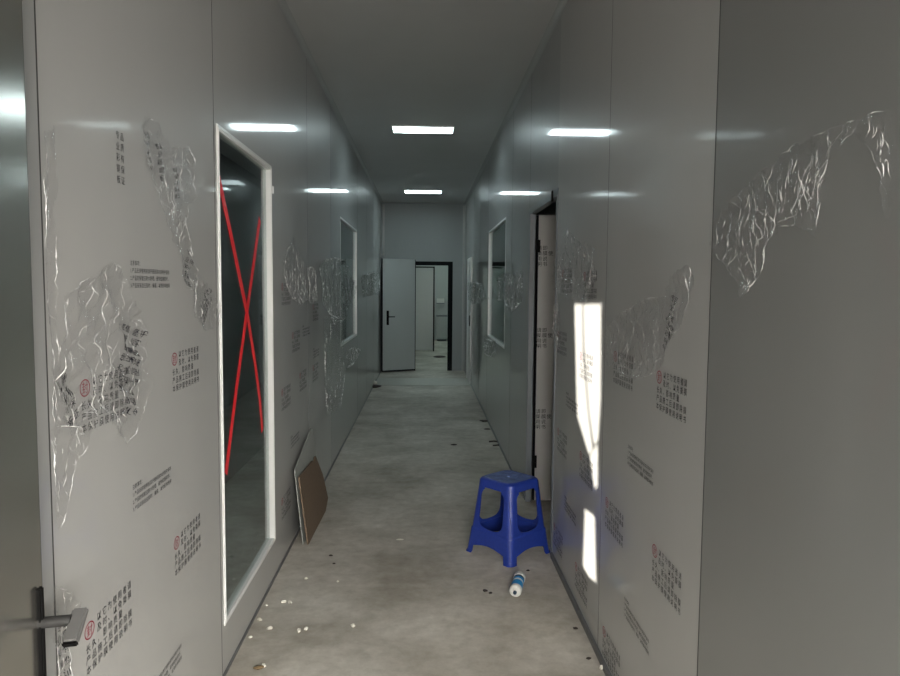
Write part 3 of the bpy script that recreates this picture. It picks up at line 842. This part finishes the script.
# ------------------------------------------------------------------ torn protective film hanging from the walls
def inside(p, poly):
    c = False; j = len(poly)-1
    for i in range(len(poly)):
        a, b = poly[i], poly[j]
        if (a[1] > p[1]) != (b[1] > p[1]) and p[0] < (b[0]-a[0])*(p[1]-a[1])/(b[1]-a[1])+a[0]: c = not c
        j = i
    return c
def edge_dist(p, poly):
    best = 9
    for i in range(len(poly)):
        a, b = Vector(poly[i-1]), Vector(poly[i]); ab = b-a; t = max(0, min(1, (Vector(p)-a).dot(ab)/(ab.length_squared or 1)))
        best = min(best, (Vector(p)-a-ab*t).length)
    return best
def c0_(v): return v.x*37+v.y*91
def film(side, pix, label, amp=.012, cell=.006, freq=1.0, seed=0, stand=.004, rim=.012, prints=(), vert=1.0, folds=1.0):
    X = XL if side == 'L' else XR; s = 1 if side == 'L' else -1
    poly = []
    for px, py in pix:
        p = at(px, py, X=X); poly.append((p.y, p.z))
    rnd = random.Random(seed)
    dirs = []
    for k, (f0, a0) in enumerate(((9, 1), (14, .8), (23, .5), (37, .25), (61, .10), (95, .04))):
        t = rnd.uniform(0, math.pi); dirs.append((math.cos(t)*f0*freq, math.sin(t)*f0*freq*vert, rnd.uniform(0, 9), a0))
    def hgt(y, z):
        w = noise.noise_vector(Vector((y*6+seed, z*6*vert, 0)))*.045+noise.noise_vector(Vector((y*17+seed, z*17*vert, 3)))*.018
        yy, zz = y+w.x, z+w.y; h = 0
        for a, b, c, am in dirs:
            q = (a*yy+b*zz+c) % 1.0; h += am*(1-abs(2*q-1))
        return h/3.0
    us = [p[0] for p in poly]; vs_ = [p[1] for p in poly]
    nu = int((max(us)-min(us))/cell)+2; nv = int((max(vs_)-min(vs_))/cell)+2
    bm = bmesh.new(); g = {}
    def off(y, z):
        e = edge_dist((y, z), poly)
        return stand + amp*hgt(y, z) + rim*math.exp(-(e/.018)**2)*(.5+.8*abs(noise.noise(Vector((y*20, z*20, seed+.5)))))
    def V(i, j):
        if (i, j) not in g:
            y = min(us)+i*cell; z = min(vs_)+j*cell
            jy = y+noise.noise(Vector((y*70, z*70, seed)))*cell*.6; jz = z+noise.noise(Vector((y*70, z*70, seed+9)))*cell*.6
            g[i, j] = bm.verts.new((X+s*max(.0015, off(jy, jz)), jy, jz))
        return g[i, j]
    for i in range(nu):
        for j in range(nv):
            y = min(us)+(i+.5)*cell; z = min(vs_)+(j+.5)*cell
            n_ = noise.noise(Vector((y*45, z*45, seed+3)))*.007
            if inside((y+n_, z+n_), poly):
                bm.faces.new((V(i, j), V(i+1, j), V(i+1, j+1))); bm.faces.new((V(i, j), V(i+1, j+1), V(i, j+1)))
    nface = len(bm.faces); area_ = nface*cell*cell/2
    # doubled folds and creases: thin ribbons with glints put into their white, in the same mesh
    per = [Vector(p) for p in poly]; scale = math.sqrt(area_)
    lines = []
    for i in range(len(per)):
        if rnd.random() < .5: lines.append((per[i-1].lerp(per[i], rnd.uniform(0, .3)), per[i-1].lerp(per[i], rnd.uniform(.6, 1)), rnd.uniform(.8, 1.6)))
    tries = 0; want = int(folds*(22+area_/cell/cell*.016))
    while want > 0 and tries < 4000:
        tries += 1
        a = Vector((rnd.uniform(min(us), max(us)), rnd.uniform(min(vs_), max(vs_))))
        if not inside(a, poly): continue
        if rnd.random() > math.exp(-edge_dist(a, poly)/(.22*scale+.001))*1.3: continue
        t = rnd.gauss(math.pi/2, .55 if vert < .8 else .9); l = rnd.choice((.05, .08, .12, .2, .32))*rnd.uniform(.7, 1.2)*min(scale, .35)
        b = a+Vector((math.cos(t), math.sin(t)))*l
        if not inside(b, poly): continue
        lines.append((a, b, rnd.uniform(.25, .9))); want -= 1
    wk = max(.0010, cell*.24)
    for a, b, ws in lines:
        n = max(4, int((b-a).length/.008)); d = (b-a).normalized(); pn = Vector((-d.y, d.x)); prev = None
        for i in range(n+1):
            t = i/n; c = a.lerp(b, t)+pn*noise.noise(Vector((c0_(a), t*4*(b-a).length/.08, seed)))*.0035
            ww = wk*ws*math.sin(math.pi*min(.97, max(.06, t)))*(.6+.8*abs(noise.noise(Vector((t*9, c0_(b), 0)))))
            h_ = max(.002, off(c.x, c.y))
            row = [bm.verts.new((X+s*(h_+.0005), *(c+pn*ww))), bm.verts.new((X+s*(h_+.0005+ww*1.2), *c)), bm.verts.new((X+s*(h_+.0005), *(c-pn*ww)))]
            if prev:
                for k in range(2): bm.faces.new((prev[k], prev[k+1], row[k+1], row[k]))
            prev = row
    bm.faces.ensure_lookup_table()
    for f in bm.faces[nface:]: f.material_index = 1
    me = bpy.data.meshes.new('plastic_film'); bm.to_mesh(me); bm.free()
    me.shade_smooth(); me.set_sharp_from_angle(angle=R(35))
    me.materials.append(M['film']); me.materials.append(M['fold'])
    o = link('plastic_film', me); tag(o, label, 'plastic film')
    # crease ribbons above: doubled folds, with the film's highlights put in as white
    for k, (kd, px, py, rot, sc) in enumerate(prints):
        src = {'A': me_A, 'B': me_B, 'C': me_C}[kd]; p = at(px, py, X=X); c = centre(src)
        tm = src.copy() ; cr, sr = math.cos(R(rot)), math.sin(R(rot)); keep = []
        b2 = bmesh.new(); b2.from_mesh(tm)
        for v in b2.verts:
            a, b = (v.co.x-c[0])*sc, (v.co.y-c[1])*sc
            a, b = a*cr-b*sr, a*sr+b*cr
            y = p.y+s*a; z = p.z+b
            v.co = Vector((X+s*(max(.0015, off(y, z))+.0012), y, z))
        dead = [v for v in b2.verts if not inside((v.co.y, v.co.z), poly)]
        bmesh.ops.delete(b2, geom=dead, context='VERTS')
        b2.to_mesh(tm); b2.free(); tm.materials.clear(); tm.name = 'printed_text'
        link('printed_text', tm, M['ink'], o)
    return o
film('L', [(137, 116), (150, 122), (163, 148), (182, 146), (188, 170), (189, 200), (180, 204), (182, 235), (186, 262), (194, 276), (188, 292), (178, 285), (174, 255), (163, 230), (150, 195), (138, 160), (133, 125)],
     'crumpled clear film with printing, hanging high on the left wall beside the tall glazing', .022, .0055, 1.1, 1, prints=(('C', 143, 152, 10, .8), ('C', 155, 162, 15, .8), ('C', 171, 183, 12, .7), ('C', 183, 268, -20, .9)))
film('L', [(190, 276), (202, 284), (216, 305), (213, 326), (199, 331), (188, 312)],
     'small printed corner of clear film low under the high left film piece', .014, .0055, 1.1, 2, prints=(('A', 202, 306, 40, .55),))
film('L', [(101, 261), (112, 272), (118, 298), (131, 312), (137, 345), (141, 392), (130, 420), (116, 447), (105, 432), (95, 412), (80, 434), (55, 434), (45, 390), (49, 340), (56, 292), (80, 275)],
     'large crumpled clear film with printing on the left wall beside the steel door', .030, .005, 1.0, 3, rim=.016, prints=(('A', 122, 370, 75, .9), ('C', 58, 395, 25, 1.1)))
film('L', [(33, 132), (47, 128), (46, 165), (44, 230), (48, 300), (54, 372), (62, 424), (45, 428), (41, 380), (36, 250)],
     'long narrow strip of clear film hanging along the steel door edge', .018, .005, 1.0, 4, vert=.35)
film('L', [(42, 428), (84, 424), (80, 440), (66, 465), (60, 505), (50, 530), (42, 490)],
     'clear film flap hanging below the large printed piece beside the steel door', .024, .005, 1.0, 5, vert=.6)
film('L', [(43, 585), (60, 590), (74, 606), (72, 615), (60, 640), (62, 690), (45, 690)],
     'clear film flap behind the steel door handle', .02, .005, 1.0, 6, vert=.6, prints=(('C', 55, 650, 0, 1.0),))
film('L', [(290, 236), (299, 262), (305, 300), (296, 306), (283, 290), (279, 262)],
     'pointed clear film scrap on the left wall just past the tall glazing', .025, .014, .7, 7, folds=2.2)
film('L', [(304, 268), (310, 266), (314, 300), (306, 304)],
     'narrow clear film scrap between the pointed scrap and the big bunch on the left wall', .03, .014, .7, 71, folds=2.2)
film('L', [(316, 262), (328, 257), (340, 262), (346, 276), (353, 288), (347, 300), (341, 318), (330, 322), (318, 304)],
     'bunched clear film on the left wall in front of the small window', .05, .018, .6, 8, rim=.03, folds=2.2)
film('L', [(321, 318), (341, 318), (343, 370), (338, 408), (325, 415), (321, 380)],
     'long loose curtain of clear film on the left wall below the bunch', .03, .025, .5, 81, vert=.15)
film('L', [(358, 276), (377, 271), (377.5, 294), (360, 297)],
     'far clear film scrap on the left wall beyond the small window', .05, .04, .5, 9, folds=2.2)
film('L', [(343, 352), (352, 346), (359, 352), (352, 360), (345, 368)],
     'clear film scrap low on the left wall beneath the small window', .05, .03, .5, 10, folds=2.2)
film('R', [(717, 243), (726, 216), (745, 195), (765, 175), (790, 155), (815, 140), (850, 125), (875, 118), (906, 110), (906, 222), (896, 205), (890, 160), (868, 134), (848, 150), (834, 190), (826, 238), (805, 226), (790, 226), (775, 248), (768, 277), (750, 299), (738, 270)],
     'large arc of clear film peeled from the nearest right wall sheet', .022, .0042, 1.2, 11, rim=.012, vert=.5, folds=1.6)
film('R', [(607, 338), (622, 316), (650, 300), (670, 297), (680, 275), (697, 264), (701, 280), (692, 320), (674, 345), (668, 370), (640, 380), (623, 374), (610, 362)],
     'crumpled clear film with printing on the right wall to the right of the sunlit patch', .026, .0055, 1.0, 12, prints=(('C', 677, 318, -15, 1.0), ('C', 672, 335, -25, .8)))
film('R', [(572, 228), (580, 238), (600, 248), (601, 275), (593, 302), (578, 300), (557, 290), (556, 270), (565, 245)],
     'crumpled clear film on the right wall just above the sunlit patch', .03, .008, .9, 13, folds=2.2)
film('R', [(557, 305), (562, 303), (563, 350), (556, 345)],
     'thin sliver of clear film on the right wall at the doorway edge', .02, .010, .9, 14, folds=2.2)
film('R', [(500, 280), (508, 272), (520, 276), (527, 266), (527, 300), (515, 313), (508, 300), (500, 300)],
     'clear film scrap on the right wall between the doorway and the small window', .05, .02, .6, 15, folds=2.2)
film('R', [(469.5, 282), (485, 284), (491, 298), (476, 304), (470, 300)],
     'far clear film scrap on the right wall beyond the small window', .05, .035, .5, 16, folds=2.2)
film('R', [(485, 338), (500, 342), (498, 358), (488, 354)],
     'clear film scrap low on the right wall beneath the small window', .05, .03, .5, 17, folds=2.2)

# small dark hook by the doorway head and a small pale clip by the glazing
p = at(553.5, 196, X=XR); hk = box('cable_stub', M['black'], None, p.x-.012, p.x-.0005, p.y-.012, p.y+.012, p.z-.035, p.z+.03, bevel=.003)
tag(hk, 'small dark fitting on the right wall above the doorway corner', 'wall fitting')
p = at(272.5, 190, X=XL); hk = box('wall_clip', M['white'], None, p.x+.0005, p.x+.006, p.y-.008, p.y+.008, p.z-.02, p.z+.02, bevel=.002)
tag(hk, 'small pale clip on the left wall beside the top corner of the glazing', 'clip')

# ------------------------------------------------------------------ daylight
def area(name, loc, rot, sx, sy, e, col):
    l = bpy.data.lights.new(name, 'AREA'); l.shape = 'RECTANGLE'; l.size = sx; l.size_y = sy; l.energy = e; l.color = col
    o = bpy.data.objects.new(name, l); C.objects.link(o); o.location = loc; o.rotation_euler = rot; return o
# big hall window behind the photographer
hw = area('hall_window_daylight', (.75, YB+.35, 1.5), (R(62), 0, 0), 2.2, 1.1, 128, (1.0, .955, .89)); hw.data.spread = R(125)
sd = bpy.data.lights.new('sun', 'SUN'); sd.energy = 40; sd.angle = R(.25); sd.color = (1, .93, .82)
so = bpy.data.objects.new('sun', sd); C.objects.link(so); so.rotation_euler = SUN.to_track_quat('-Z', 'Y').to_euler()
w = bpy.data.worlds.new('world'); S.world = w; w.use_nodes = True
w.node_tree.nodes['Background'].inputs[0].default_value = (.9, .95, 1, 1); w.node_tree.nodes['Background'].inputs[1].default_value = .6

S.view_settings.view_transform = 'Standard'; S.view_settings.look = 'None'; S.view_settings.exposure = .25; S.view_settings.gamma = 1
S.cycles.max_bounces = 10; S.cycles.transparent_max_bounces = 24; S.cycles.sample_clamp_indirect = 6
S.cycles.use_denoising = True; S.cycles.caustics_reflective = False
